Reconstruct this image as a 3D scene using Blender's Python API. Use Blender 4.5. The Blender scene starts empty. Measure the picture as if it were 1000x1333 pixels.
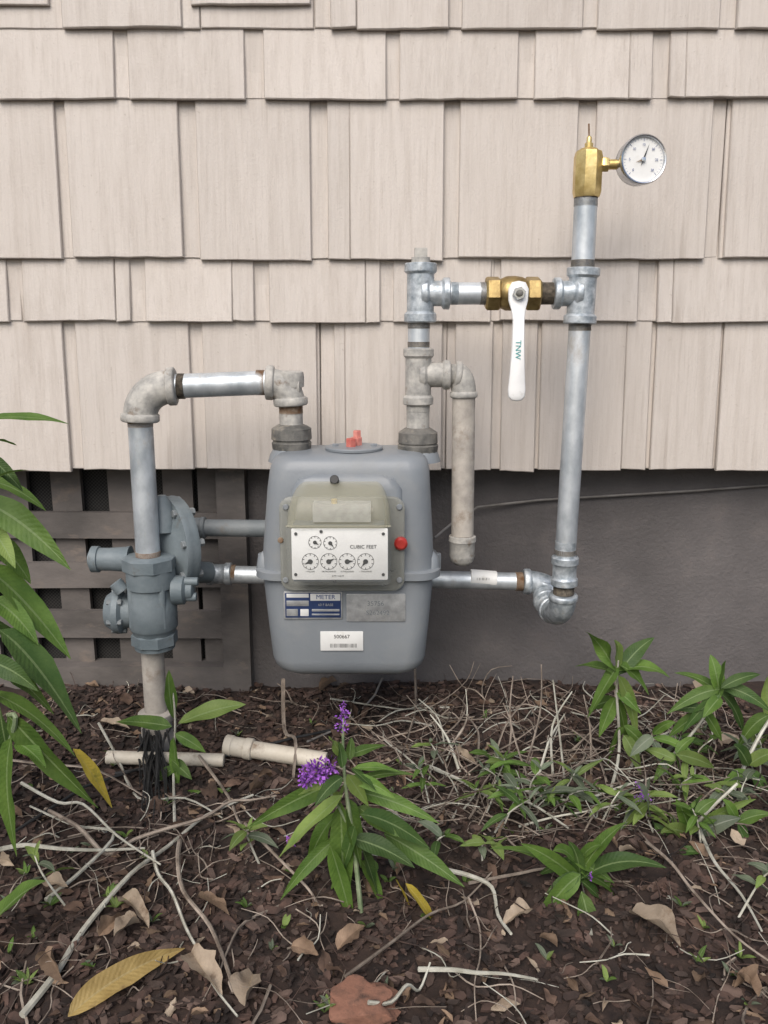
import bpy, math, random
from mathutils import Vector, Matrix, noise
random.seed(11)
R=random.random
def U(a,b): return a+(b-a)*random.random()
F=1100.0; PT=math.radians(12); D=1.35; H0=0.608
cP,sP=math.cos(PT),math.sin(PT)
sc=bpy.context.scene
# surveyed positions: sight direction -> world point on the vertical plane at distance y
def W(px,py,y):
    dx=px-500; dy=666.5-py
    t=(y+D)/(F*cP+sP*dy)
    return Vector((t*dx,y,H0+t*(-sP*F+cP*dy)))
def S(py,y): return (y+D)/(F*cP+sP*(666.5-py))
def gh(x,y):
    a=noise.noise(Vector((x*3,y*3,0)))*0.014+noise.noise(Vector((x*11,y*11,5)))*0.009+noise.noise(Vector((x*40,y*40,9)))*0.004
    k=max(0,min(1,(2.2-abs(x))/0.8))*max(0,min(1,(y+2.2)/0.8))
    return a*k
def G(px,py,h=0.0):
    dx=px-500; dy=666.5-py
    dz=-sP*F+cP*dy; t=(h-H0)/dz
    x=t*dx; y=t*(F*cP+sP*dy)-D
    return Vector((x,y,gh(x,y)+h))

# ---------------- materials
def new(name):
    m=bpy.data.materials.new(name); m.use_nodes=True
    nt=m.node_tree; b=nt.nodes['Principled BSDF']; return m,nt,b
def L(nt,a,b): nt.links.new(a,b)
def coord(nt,stretch=(1,1,1)):
    tc=nt.nodes.new('ShaderNodeTexCoord'); mp=nt.nodes.new('ShaderNodeMapping')
    mp.inputs['Scale'].default_value=stretch
    L(nt,tc.outputs['Object'],mp.inputs['Vector']); return mp.outputs['Vector']
def nz(nt,v,scale,detail=6,rough=.6):
    n=nt.nodes.new('ShaderNodeTexNoise'); n.inputs['Scale'].default_value=scale
    n.inputs['Detail'].default_value=detail; n.inputs['Roughness'].default_value=rough
    L(nt,v,n.inputs['Vector']); return n.outputs['Fac']
def ramp(nt,f,a,b,ca=(0,0,0),cb=(1,1,1)):
    r=nt.nodes.new('ShaderNodeValToRGB'); r.color_ramp.elements[0].position=a; r.color_ramp.elements[1].position=b
    r.color_ramp.elements[0].color=(*ca,1); r.color_ramp.elements[1].color=(*cb,1)
    L(nt,f,r.inputs['Fac']); return r.outputs['Color']
def mix(nt,f,a,b,mode='MIX'):
    n=nt.nodes.new('ShaderNodeMix'); n.data_type='RGBA'; n.blend_type=mode
    for i,s in ((0,f),(6,a),(7,b)):
        if hasattr(s,'is_linked') or hasattr(s,'node'): L(nt,s,n.inputs[i])
        else: n.inputs[i].default_value= s if i==0 else (*s,1)
    return n.outputs[2]
def bumpn(nt,b,h,st,dist=.002):
    n=nt.nodes.new('ShaderNodeBump'); n.inputs['Strength'].default_value=st; n.inputs['Distance'].default_value=dist
    L(nt,h,n.inputs['Height']); L(nt,n.outputs['Normal'],b.inputs['Normal']); return n
def nm(name,c1,c2,scale=20,rough=.5,metal=0,bump=.2,bscale=None,stretch=(1,1,1),c3=None,thr=(.58,.68),s3=12,lo=.35,hi=.65,coat=0,island=0):
    m,nt,b=new(name); v=coord(nt,stretch)
    col=ramp(nt,nz(nt,v,scale),lo,hi,c1,c2)
    if c3:
        f=ramp(nt,nz(nt,v,s3,8,.7),thr[0],thr[1]); col=mix(nt,f,col,c3)
        mr=nt.nodes.new('ShaderNodeMapRange'); mr.inputs['To Min'].default_value=rough; mr.inputs['To Max'].default_value=min(1,rough+.35)
        L(nt,f,mr.inputs['Value']); L(nt,mr.outputs[0],b.inputs['Roughness'])
        if metal:
            mr2=nt.nodes.new('ShaderNodeMapRange'); mr2.inputs['To Min'].default_value=metal; mr2.inputs['To Max'].default_value=.05
            L(nt,f,mr2.inputs['Value']); L(nt,mr2.outputs[0],b.inputs['Metallic'])
    else:
        b.inputs['Roughness'].default_value=rough; b.inputs['Metallic'].default_value=metal
    if island:
        g=nt.nodes.new('ShaderNodeNewGeometry'); mr=nt.nodes.new('ShaderNodeMapRange')
        mr.inputs['To Min'].default_value=1-island; mr.inputs['To Max'].default_value=1+island
        L(nt,g.outputs['Random Per Island'],mr.inputs['Value'])
        h=nt.nodes.new('ShaderNodeHueSaturation'); L(nt,mr.outputs[0],h.inputs['Value']); L(nt,col,h.inputs['Color']); col=h.outputs['Color']
    L(nt,col,b.inputs['Base Color'])
    if bump: bumpn(nt,b,nz(nt,v,bscale or scale*3),bump)
    b.inputs['Coat Weight'].default_value=coat
    return m
M={}
M['galv']=nm('galvanized',(.27,.31,.34),(.60,.64,.67),95,.42,.5,.25,170,c3=(.24,.22,.19),thr=(.58,.72),s3=24)
M['galvpipe']=nm('galvanized_pipe',(.40,.44,.47),(.66,.70,.73),34,.40,.55,.12,180,stretch=(1,1,.6),c3=(.36,.34,.31),thr=(.56,.72),s3=16)
M['galvold']=nm('weathered_zinc',(.27,.265,.25),(.50,.48,.44),60,.7,.15,.5,130,c3=(.17,.12,.08),thr=(.57,.7),s3=36)
M['dusty']=nm('dusty_pipe',(.30,.275,.245),(.46,.42,.37),40,.78,.05,.35,90,c3=(.22,.17,.125),thr=(.55,.75),s3=24)
M['thread']=nm('threads_dope',(.07,.06,.05),(.2,.17,.13),160,.6,.4,.5,300)
M['rust']=nm('rusty',(.16,.085,.04),(.3,.24,.18),90,.8,.1,.5,200)
M['iron']=nm('union_iron',(.09,.09,.085),(.21,.20,.18),50,.6,.35,.5,160,c3=(.34,.30,.24),thr=(.55,.7),s3=34)
M['brass']=nm('brass',(.52,.37,.13),(.78,.61,.28),60,.38,.75,.2,150,c3=(.30,.21,.09),thr=(.6,.75),s3=40)
M['brassdull']=nm('brass_dull',(.22,.15,.06),(.42,.31,.13),60,.42,.7,.25,150)
M['chrome']=nm('chrome',(.5,.52,.55),(.65,.67,.7),30,.2,.9,0)
M['meter']=nm('meter_paint',(.180,.198,.216),(.218,.236,.253),7,.46,0,.14,220,c3=(.255,.26,.255),thr=(.52,.85),s3=10,coat=.08)
M['reg']=nm('regulator_paint',(.12,.15,.165),(.18,.21,.225),22,.55,.05,.35,140,c3=(.11,.10,.085),thr=(.58,.75),s3=26)
M['regd']=nm('regulator_dusty',(.15,.17,.18),(.22,.235,.24),18,.62,.05,.3,160,c3=(.2,.17,.14),thr=(.56,.75),s3=26)
M['white']=nm('white_enamel',(.74,.74,.73),(.82,.82,.81),30,.4,0,.0,c3=(.5,.48,.44),thr=(.60,.8),s3=30)
M['whiteflat']=nm('white_plate',(.70,.70,.68),(.78,.78,.76),30,.45,0,0,c3=(.58,.56,.50),thr=(.6,.8),s3=40)
M['black']=nm('black_ink',(.012,.012,.012),(.02,.02,.02),30,.5,0,0)
M['blue']=nm('blue_ink',(.02,.035,.10),(.035,.06,.15),30,.4,0,0)
M['teal']=nm('teal_ink',(.05,.30,.30),(.06,.36,.35),30,.4,0,0)
M['bluetxt']=nm('ink_blue',(.05,.08,.22),(.06,.1,.26),30,.4,0,0)
M['alu']=nm('aluminium_tag',(.34,.345,.35),(.52,.53,.53),80,.45,.4,.3,60,c3=(.28,.27,.25),s3=40)
M['red']=nm('red_plastic',(.34,.025,.02),(.46,.045,.03),40,.4,0,0)
M['redcap']=nm('faded_red',(.42,.09,.07),(.58,.24,.2),60,.55,0,.2)
M['pvc']=nm('pvc',(.47,.42,.34),(.60,.55,.46),30,.55,0,.1,90,c3=(.24,.18,.13),thr=(.52,.7),s3=30)
M['cable']=nm('cable',(.12,.11,.10),(.2,.19,.18),30,.6,0,0)
M['blackcable']=nm('black_cable',(.012,.012,.012),(.03,.03,.03),30,.5,0,0)
M['stucco']=nm('stucco_paint',(.088,.080,.079),(.125,.114,.112),6,.8,0,1,150,c3=(.15,.132,.125),thr=(.55,.8),s3=12)
M['lattice']=nm('lattice_paint',(.078,.070,.065),(.145,.128,.118),14,.8,0,.6,60,c3=(.21,.17,.14),thr=(.56,.72),s3=22,stretch=(.5,1,1))
M['soil']=nm('soil',(.010,.006,.005),(.045,.027,.020),26,.95,0,1,80,c3=(.075,.048,.036),thr=(.6,.72),s3=60)
M['chip']=nm('mulch_chip',(.014,.009,.007),(.065,.038,.029),30,.9,0,.6,120,island=.65)
M['pebble']=nm('clod',(.026,.017,.013),(.105,.070,.056),30,.9,0,.6,120,island=.55)
M['twig']=nm('dry_twig',(.11,.085,.065),(.30,.25,.205),40,.8,0,.5,160,island=.5)
M['stemw']=nm('sage_stem',(.27,.26,.21),(.46,.45,.39),50,.8,0,.4,200,island=.25)
M['stemg']=nm('sage_stem_green',(.12,.17,.08),(.28,.32,.2),50,.7,0,.3,200)
M['rock']=nm('red_rock',(.13,.06,.04),(.27,.13,.085),30,.9,0,1,70,c3=(.07,.04,.03),thr=(.52,.68),s3=30)
def leafm(name,c1,c2,tr=.3,rib=(.25,.33,.15),ro=.55,spots=None,ribw=.5,vn=.12,isl=.3):
    m,nt,b=new(name); v=coord(nt)
    uv=nt.nodes.new('ShaderNodeUVMap'); sx=nt.nodes.new('ShaderNodeSeparateXYZ'); L(nt,uv.outputs[0],sx.inputs[0])
    col=ramp(nt,nz(nt,v,45),.3,.7,c1,c2)
    g=nt.nodes.new('ShaderNodeNewGeometry'); mr=nt.nodes.new('ShaderNodeMapRange')
    mr.inputs['To Min'].default_value=1-isl; mr.inputs['To Max'].default_value=1+isl
    L(nt,g.outputs['Random Per Island'],mr.inputs['Value'])
    h=nt.nodes.new('ShaderNodeHueSaturation'); L(nt,mr.outputs[0],h.inputs['Value']); L(nt,col,h.inputs['Color']); col=h.outputs['Color']
    def mth(op,a,bv=None):
        n=nt.nodes.new('ShaderNodeMath'); n.operation=op
        for i,s in enumerate((a,bv)):
            if s is None: continue
            if isinstance(s,(int,float)): n.inputs[i].default_value=s
            else: L(nt,s,n.inputs[i])
        return n.outputs[0]
    du=mth('ABSOLUTE',mth('SUBTRACT',sx.outputs[0],.5))
    ribf=mth('LESS_THAN',du,.04)
    col=mix(nt,mth('MULTIPLY',ribf,ribw),col,rib)
    vein=mth('SINE',mth('MULTIPLY',mth('ADD',sx.outputs[1],mth('MULTIPLY',du,-.22)),120.))
    if spots:
        f=ramp(nt,nz(nt,v,30,8,.7),.55,.68); col=mix(nt,f,col,spots)
    L(nt,col,b.inputs['Base Color']); b.inputs['Roughness'].default_value=ro
    b.inputs['Specular IOR Level'].default_value=.35
    hh=mth('ADD',mth('MULTIPLY',vein,vn),mth('MULTIPLY',nz(nt,v,220),1.0))
    bumpn(nt,b,hh,.6,.0012)
    t=nt.nodes.new('ShaderNodeBsdfTranslucent'); L(nt,col,t.inputs['Color'])
    ms=nt.nodes.new('ShaderNodeMixShader'); ms.inputs[0].default_value=tr
    L(nt,b.outputs[0],ms.inputs[1]); L(nt,t.outputs[0],ms.inputs[2])
    L(nt,ms.outputs[0],nt.nodes['Material Output'].inputs['Surface']); return m
M['lg']=leafm('leaf_green',(.066,.132,.022),(.125,.21,.042))
M['ld']=leafm('leaf_dark',(.040,.090,.020),(.078,.135,.034))
M['lgr']=leafm('leaf_grey_green',(.10,.135,.085),(.18,.21,.14),rib=(.32,.34,.27))
M['lp']=leafm('leaf_pale',(.13,.20,.045),(.20,.27,.075))
M['ly']=leafm('leaf_yellow',(.36,.28,.035),(.50,.38,.06),rib=(.55,.45,.15),spots=(.2,.20,.04))
M['lyb']=leafm('leaf_yellow_brown',(.26,.18,.06),(.40,.29,.11),rib=(.42,.34,.17),spots=(.15,.09,.045))
M['lb']=leafm('leaf_dry',(.11,.070,.045),(.25,.175,.12),tr=.1,rib=(.2,.14,.09),ro=.85,ribw=.35,vn=.05,isl=.45)
M['lb2']=leafm('leaf_dry_pale',(.24,.185,.135),(.40,.325,.245),tr=.1,rib=(.3,.24,.16),ro=.85,ribw=.4,vn=.05,spots=(.14,.095,.06))
M['lb3']=leafm('leaf_dry_dark',(.038,.024,.018),(.11,.070,.050),tr=.05,rib=(.1,.06,.04),ro=.85,ribw=.25,vn=.05,isl=.5)
M['pur']=nm('purple_petals',(.14,.03,.27),(.32,.11,.48),80,.7,0,0,island=.45)
def mth_mul(nt,a,k):
    n=nt.nodes.new('ShaderNodeMath'); n.operation='MULTIPLY'; L(nt,a,n.inputs[0]); n.inputs[1].default_value=k; return n.outputs[0]
def siding():
    m,nt,b=new('painted_shingle'); v=coord(nt,(1,1,.05))
    tc=coord(nt)
    col=ramp(nt,nz(nt,tc,4),.3,.7,(.520,.470,.425),(.565,.515,.470))
    f=ramp(nt,nz(nt,v,90,5,.65),.42,.75); col=mix(nt,mth_mul(nt,f,.9),col,(.455,.405,.36))
    f2=ramp(nt,nz(nt,coord(nt,(1,1,.02)),220,3,.6),.56,.70); col=mix(nt,mth_mul(nt,f2,.30),col,(.36,.31,.27))
    col2=ramp(nt,nz(nt,coord(nt,(1,1,.25)),10,9,.75),.56,.76); col=mix(nt,mth_mul(nt,col2,.42),col,(.34,.285,.24))
    col3=ramp(nt,nz(nt,coord(nt,(1,1,.015)),60,2,.5),.68,.74); col=mix(nt,mth_mul(nt,col3,.28),col,(.25,.20,.16))
    col4=ramp(nt,nz(nt,tc,130,4,.7),.66,.72); col=mix(nt,mth_mul(nt,col4,.4),col,(.30,.25,.20))
    g=nt.nodes.new('ShaderNodeNewGeometry'); mr=nt.nodes.new('ShaderNodeMapRange')
    mr.inputs['To Min'].default_value=.955; mr.inputs['To Max'].default_value=1.03
    L(nt,g.outputs['Random Per Island'],mr.inputs['Value'])
    h=nt.nodes.new('ShaderNodeHueSaturation'); L(nt,mr.outputs[0],h.inputs['Value']); L(nt,col,h.inputs['Color'])
    L(nt,h.outputs['Color'],b.inputs['Base Color']); b.inputs['Roughness'].default_value=.6
    n1=bumpn(nt,b,nz(nt,v,160,6,.7),.6,.0018)
    n2=nt.nodes.new('ShaderNodeBump'); n2.inputs['Strength'].default_value=.5; n2.inputs['Distance'].default_value=.001
    L(nt,nz(nt,tc,260,3),n2.inputs['Height']); L(nt,n2.outputs[0],n1.inputs['Normal'])
    return m
M['siding']=siding()
def screenm():
    m,nt,b=new('wire_screen'); v=coord(nt)
    br=nt.nodes.new('ShaderNodeTexChecker'); br.inputs['Scale'].default_value=330
    br.inputs['Color1'].default_value=(.004,.004,.004,1); br.inputs['Color2'].default_value=(.03,.028,.026,1)
    L(nt,v,br.inputs['Vector']); L(nt,br.outputs[0],b.inputs['Base Color']); b.inputs['Roughness'].default_value=.8; return m
M['screen']=screenm()
def clear(name,col,a,rough):
    m,nt,b=new(name); b.inputs['Base Color'].default_value=(*col,1); b.inputs['Roughness'].default_value=rough
    v=coord(nt); bumpn(nt,b,nz(nt,v,90),.08)
    t=nt.nodes.new('ShaderNodeBsdfTransparent'); ms=nt.nodes.new('ShaderNodeMixShader')
    mr=nt.nodes.new('ShaderNodeMapRange'); mr.inputs['To Min'].default_value=a*.75; mr.inputs['To Max'].default_value=min(1,a*1.25)
    L(nt,nz(nt,v,60,7,.7),mr.inputs['Value']); L(nt,mr.outputs[0],ms.inputs[0])
    L(nt,t.outputs[0],ms.inputs[1]); L(nt,b.outputs[0],ms.inputs[2]); L(nt,ms.outputs[0],nt.nodes['Material Output'].inputs['Surface']); return m
M['coverdome']=clear('smoky_plastic',(.42,.405,.30),.34,.25)
M['coverface']=clear('clear_plastic',(.6,.62,.6),.09,.05)
M['coverflange']=clear('frosted_plastic',(.30,.305,.275),.55,.3)

# ---------------- mesh builder
class MB:
    def __init__(s): s.v=[];s.f=[];s.m=[];s.u=[];s.names=[]
    def mi(s,k):
        if k not in s.names: s.names.append(k)
        return s.names.index(k)
    def add(s,vs,fs,mat,uv=None):
        o=len(s.v); s.v+= [tuple(p) for p in vs]; k=s.mi(mat)
        for f in fs:
            s.f.append(tuple(i+o for i in f)); s.m.append(k)
            for i in f: s.u.append(uv[i] if uv else (0.2,0.2))
    def lathe(s,o,ax,prof,mat,seg=32,caps=True,hexr=None):
        o=Vector(o); ax=Vector(ax).normalized()
        a=ax.orthogonal().normalized()
        if abs(ax.z)>.9: a=Vector((1,0,0)); a=(a-ax*a.dot(ax)).normalized()
        b=ax.cross(a)
        vs=[];fs=[]
        for (d,r) in prof:
            for i in range(seg):
                t=2*math.pi*(i+.5)/seg
                vs.append(o+ax*d+(a*math.cos(t)+b*math.sin(t))*r)
        n=len(prof)
        for j in range(n-1):
            for i in range(seg):
                fs.append((j*seg+i,j*seg+(i+1)%seg,(j+1)*seg+(i+1)%seg,(j+1)*seg+i))
        if caps:
            fs.append(tuple(reversed(range(seg)))); fs.append(tuple((n-1)*seg+i for i in range(seg)))
        s.add(vs,fs,mat)
    def cyl(s,p0,p1,r,mat,seg=32,r2=None,bev=.0008):
        p0=Vector(p0);p1=Vector(p1);l=(p1-p0).length; r2=r2 or r
        bev=min(bev,l*.3)
        s.lathe(p0,p1-p0,[(0,r-bev),(bev,r),(l-bev,r2),(l,r2-bev)],mat,seg)
    def tube(s,pts,rad,mat,seg=12,caps=True):
        pts=[Vector(p) for p in pts]; n=len(pts)
        if not isinstance(rad,(list,tuple)): rad=[rad]*n
        vs=[];fs=[]; pa=None
        for i,p in enumerate(pts):
            t=(pts[min(i+1,n-1)]-pts[max(i-1,0)]).normalized()
            if pa is None: a=t.orthogonal().normalized()
            else: a=(pa-t*pa.dot(t)); a=a.normalized() if a.length>1e-6 else t.orthogonal().normalized()
            pa=a; b=t.cross(a)
            for k in range(seg):
                q=2*math.pi*k/seg; vs.append(p+(a*math.cos(q)+b*math.sin(q))*rad[i])
        for j in range(n-1):
            for i in range(seg): fs.append((j*seg+i,j*seg+(i+1)%seg,(j+1)*seg+(i+1)%seg,(j+1)*seg+i))
        if caps: fs.append(tuple(reversed(range(seg)))); fs.append(tuple((n-1)*seg+i for i in range(seg)))
        s.add(vs,fs,mat)
    def box(s,c,h,mat,rot=None,ch=.0):
        c=Vector(c); vs=[]
        if ch<=0:
            for z in(-1,1):
                for y in(-1,1):
                    for x in(-1,1): vs.append(Vector((x*h[0],y*h[1],z*h[2])))
            fs=[(0,2,3,1),(4,5,7,6),(0,1,5,4),(2,6,7,3),(0,4,6,2),(1,3,7,5)]
            if rot: vs=[rot@p for p in vs]
            s.add([c+p for p in vs],fs,mat); return
        def rr(hx,hz,r):
            o=[]
            for (sx,sz,a0) in((1,1,0),(-1,1,90),(-1,-1,180),(1,-1,270)):
                for k in range(5):
                    a=math.radians(a0+k*22.5); o.append((sx*(hx-r)+r*math.cos(a),sz*(hz-r)+r*math.sin(a)))
            return o
        vs=[];k=min(ch*.35,h[1]*.5)
        for (y,i) in((h[1],0),(-h[1]+k,0),(-h[1],k)):
            for (x,z) in rr(h[0]-i,h[2]-i,ch): vs.append(Vector((x,y,z)))
        fs=[tuple(range(20)),tuple(reversed(range(40,60)))]
        for j in range(2):
            for i in range(20): fs.append((j*20+i,(j+1)*20+i,(j+1)*20+(i+1)%20,j*20+(i+1)%20))
        if rot: vs=[rot@p for p in vs]
        s.add([c+p for p in vs],fs,mat)
    def loft(s,secs,mat,nc=8,cap=True):
        vs=[];fs=[]
        for (z,cx,hw,yf,yb,r) in secs:
            cy=(yf+yb)/2; hd=(yb-yf)/2; r=min(r,hw*.98,hd*.98)
            for (sx,sy,a0) in((1,1,0),(-1,1,90),(-1,-1,180),(1,-1,270)):
                for k in range(nc):
                    a=math.radians(a0+k*90/(nc-1)); vs.append(Vector((cx+sx*(hw-r)+r*math.cos(a),cy+sy*(hd-r)+r*math.sin(a),z)))
        n=4*nc
        for j in range(len(secs)-1):
            for i in range(n): fs.append((j*n+i,j*n+(i+1)%n,(j+1)*n+(i+1)%n,(j+1)*n+i))
        if cap: fs.append(tuple(reversed(range(n)))); fs.append(tuple((len(secs)-1)*n+i for i in range(n)))
        s.add(vs,fs,mat)
    def build(s,name,parent=None,smooth=True,ang=38):
        me=bpy.data.meshes.new(name); me.from_pydata(s.v,[],s.f)
        for k in s.names: me.materials.append(M[k])
        me.polygons.foreach_set('material_index',s.m)
        uvl=me.uv_layers.new(name='UVMap'); flat=[c for u in s.u for c in u]; uvl.data.foreach_set('uv',flat)
        me.polygons.foreach_set('use_smooth',[smooth]*len(s.f)); me.update()
        if smooth: me.set_sharp_from_angle(angle=math.radians(ang))
        ob=bpy.data.objects.new(name,me); sc.collection.objects.link(ob)
        if parent: ob.parent=parent
        return ob
def empty(name):
    e=bpy.data.objects.new(name,None); e.empty_display_size=.05; sc.collection.objects.link(e); return e
def text(s,loc,size,mat,parent,name,align='CENTER',rz=0,ry=0):
    c=bpy.data.curves.new(name,'FONT'); c.body=s; c.size=size; c.align_x=align; c.align_y='CENTER'; c.extrude=.00008
    c.materials.append(M[mat]); o=bpy.data.objects.new(name,c); o.location=loc
    o.rotation_euler=(Matrix.Rotation(ry,3,'Y')@Matrix.Rotation(math.radians(90),3,'X')).to_euler(); sc.collection.objects.link(o); o.parent=parent; return o
def arc(p0,c,p1,n=9):
    p0,c,p1=Vector(p0),Vector(c),Vector(p1); o=[]
    for i in range(n+1):
        t=i/n
        a=p0.lerp(c,.62); b=p1.lerp(c,.62)
        o.append(p0*(1-t)**3+a*3*t*(1-t)**2+b*3*t*t*(1-t)+p1*t**3)
    return o

# ---------------- HOUSE
house=empty('shingle_house')
sid=MB()
def shingle(x0,x1,z0,z1,yb,yt,th=.007):
    ch=.0013
    if x1-x0<.004: return
    j=U(-.0014,.0014); k=U(-.0014,.0014); sk=U(-.0014,.0014)
    nx=6
    vs=[];fs=[]
    cols=[0,ch/(x1-x0)]+[i/nx for i in range(1,nx)]+[1-ch/(x1-x0),1]
    cup=U(-.0012,.0012)
    for r in (0,1,2):
        for c,u in enumerate(cols):
            x=x0+(x1-x0)*u+ (sk if r==2 else 0)
            zz={0:z0,1:z0+ch,2:z1}[r]+(j*(u-.5)*2 if r<2 else 0)+(noise.noise(Vector((x*60,z0*9,3)))*.0014 if r<2 else 0)
            f=(zz-z0)/(z1-z0); y=yb+(yt-yb)*f+k*(1-f)+cup*(4*(u-.5)**2)*(1-f)
            if c in(0,len(cols)-1) or r==0: y+=ch
            vs.append((x,y,zz))
    n=len(cols)
    for r in range(2):
        for c in range(n-1): fs.append((r*n+c,r*n+c+1,(r+1)*n+c+1,(r+1)*n+c))
    o=len(vs)
    for c in range(n): vs.append((vs[c][0],vs[c][1]+th,vs[c][2]+.0003))
    for c in range(n-1): fs.append((c,o+c,o+c+1,c+1))
    o2=len(vs); vs.append((vs[2*n][0],vs[2*n][1]+th,z1)); vs.append((vs[3*n-1][0],vs[3*n-1][1]+th,z1))
    fs.append((0,n,2*n,o2,o)); fs.append((n-1,o+n-1,o2+1,3*n-1,2*n-1))
    sid.add(vs,fs,'siding')
rows=[
 (612,[(-60,90),(106,251),(268,414),(436,575),(592,640,),(652,697),(702,843),(848,930),(935,1060)]),
 (419,[(-140,8),(28,168),(188,330),(350,495),(512,640),(652,832),(858,1010)]),
 (337,[(-80,78),(93,237),(259,405),(427,577),(597,748),(772,920),(945,1090)]),
 (128,[(-8,147),(166,318),(343,503),(520,675),(697,851),(873,1030)]),
 (36,[(-100,62),(78,235),(248,404),(430,585),(602,761),(780,940),(962,1120)])]
zs=[W(500,r[0],-.02).z for r in rows]
hC=zs[1]-zs[0]; hD=zs[2]-zs[1]
zb=zs[:]; 
while zb[-1]<2.55: zb.append(zb[-1]+(hC if len(zb)%2 else hD)*1.0)
XL,XR=-2.6,2.6
for i in range(len(zb)-1):
    z0=zb[i]; z1=zb[i+1]; top=z1+min(.11,(z1-z0)*1.1)
    sp=[]
    if i<5:
        mid=(rows[i][0])
        for s_ in rows[i][1]:
            s=S(mid-40,-.02); sp.append(((s_[0]-500)*s,(s_[1]-500)*s))
    else:
        a=-.9+U(0,.1)
        while a<.9: w=U(.16,.19); sp.append((a,a+w)); a+=w+.02
    a=sp[0][0]-.02
    while a>XL: w=U(.15,.19); sp.append((a-w,a)); a-=w+.02
    a=max(q[1] for q in sp)+.02
    while a<XR: w=U(.15,.19); sp.append((a,a+w)); a+=w+.02
    yb=-.021; yn=-.0115
    yt=yb+(yn-yb)*(top-z0)/(z1-z0)
    for n_,(a,b) in enumerate(sp):
        dz=U(-.0025,.0025)
        if i==4 and n_ in(0,2): dz=.03
        if (b-a)>.12 and R()<.25:
            c=a+(b-a)*random.choice((U(.1,.25),U(.75,.9)))
            shingle(a,c-.0002,z0+dz,top,yb,yt); shingle(c+.0002,b,z0+dz+U(-.001,.001),top,yb+U(-.0004,.0004),yt)
        else: shingle(a,b,z0+dz,top,yb,yt)
    a=XL
    while a<XR:
        w=U(.14,.2); shingle(a,a+w-.0012,z0+.001,z1+.01,yb+.007,yn+.007,th=.006); a+=w
sid.build('siding_shingles',house)
wb=MB()
zl=zs[0]
wb.box((0,.03+1.5,(zl+2.6)/2+.004),(2.6,1.5,(2.6-zl)/2),'siding')
wb.build('wall_sheathing',house,False)
rf=MB(); rf.box((0,1.6,2.68),(3.0,1.85,.07),'lattice'); rf.build('roof_eave',house,False)
fd=MB()
yF=.052
xo=W(326,760,yF).x; xL=-1.0
def grid_plane(mb,x0,x1,z0,z1,y,mat,n=60,m=20):
    vs=[];fs=[]
    for j in range(m+1):
        for i in range(n+1):
            x=x0+(x1-x0)*i/n; z=z0+(z1-z0)*j/m
            vs.append((x,y+noise.noise(Vector((x*7,z*7,1)))*.003+noise.noise(Vector((x*30,z*30,1)))*.001,z))
    for j in range(m):
        for i in range(n): a=j*(n+1)+i; fs.append((a,a+1,a+n+2,a+n+1))
    mb.add(vs,fs,mat)
grid_plane(fd,xo,2.6,-.08,zl+.05,yF,'stucco',160,40)
grid_plane(fd,-2.6,xL,-.08,zl+.05,yF,'stucco',60,20)
fd.box((2.6-(2.6-xo)/2,yF+.11,.18),((2.6-xo)/2,.09,.26),'stucco')
fd.box((-2.6+(2.6+xL)/2,yF+.11,.18),((2.6+xL)/2,.09,.26),'stucco')
fd.build('foundation',house,True,60)
lt=MB()
xp0=W(288,760,.03).x; xp1=W(324,760,.03).x
lt.box(((xp0+xp1)/2,.05,.18),((xp1-xp0)/2,.03,.27),'lattice')
zr0=W(100,905,.03).z; zr1=W(100,868,.03).z
lt.box(((xL+xp0)/2,.045,(zr0+zr1)/2-.01),((xp0-xL)/2-.001,.02,(zr1-zr0)/2+.012),'lattice')
for (pa,pb) in((668,702),(735,768),(797,832)):
    za=W(100,pb,.03).z; zc=W(100,pa,.03).z
    lt.box(((xL+xp0)/2,.044+U(-.002,.002),(za+zc)/2),((xp0-xL)/2-.002,.006,(zc-za)/2),'lattice',Matrix.Rotation(U(-.006,.006),3,'Y'))
for c in(-105,-32,22-0,93,166,236,280):
    x=W(c,700,.055).x; w=S(700,.055)*19
    lt.box((x,.057,.2),(w,.006,.235),'lattice',Matrix.Rotation(U(-.014,.014),3,'Y'))
lt.build('vent_lattice',house,False)
scn=MB(); scn.box(((xL+xp1)/2,.075,.2),((xp1-xL)/2+.02,.004,.28),'screen'); scn.build('vent_screen',house,False)
cb=MB()
pts=[W(*p) for p in((566,700,.0),(590,680,.02),(622,660,.035),(700,651,.042),(800,645,.042),(900,639,.042),(1010,631,.042),(1250,625,.042))]
sm=[]
for i in range(len(pts)-1):
    for k in range(5): sm.append(pts[i].lerp(pts[i+1],k/5))
cb.tube(sm,.0022,'cable',8)
pts=[W(498,882,-.02),W(488,905,-.03),W(470,925,-.05),G(440,950)+Vector((0,0,.01)),G(400,968)+Vector((0,0,.004))]
cb.tube(pts,.0018,'cable',8); cb.build('utility_cable')

# ---------------- GROUND
gx=[-300,-80,-20,-6,-3]+[-2.2+i*.0145 for i in range(304)]+[3,6,20,80,300]
gy=[-300,-80,-20,-6,-3]+[-2.2+i*.0145 for i in range(170)]+[1,4,20,80,300]
vs=[(x,y,gh(x,y)) for y in gy for x in gx]; n=len(gx); fs=[]
for j in range(len(gy)-1):
    for i in range(n-1): a=j*n+i; fs.append((a,a+1,a+n+1,a+n))
g=MB(); g.add(vs,fs,'soil'); g.build('ground',None,True,180)

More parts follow.
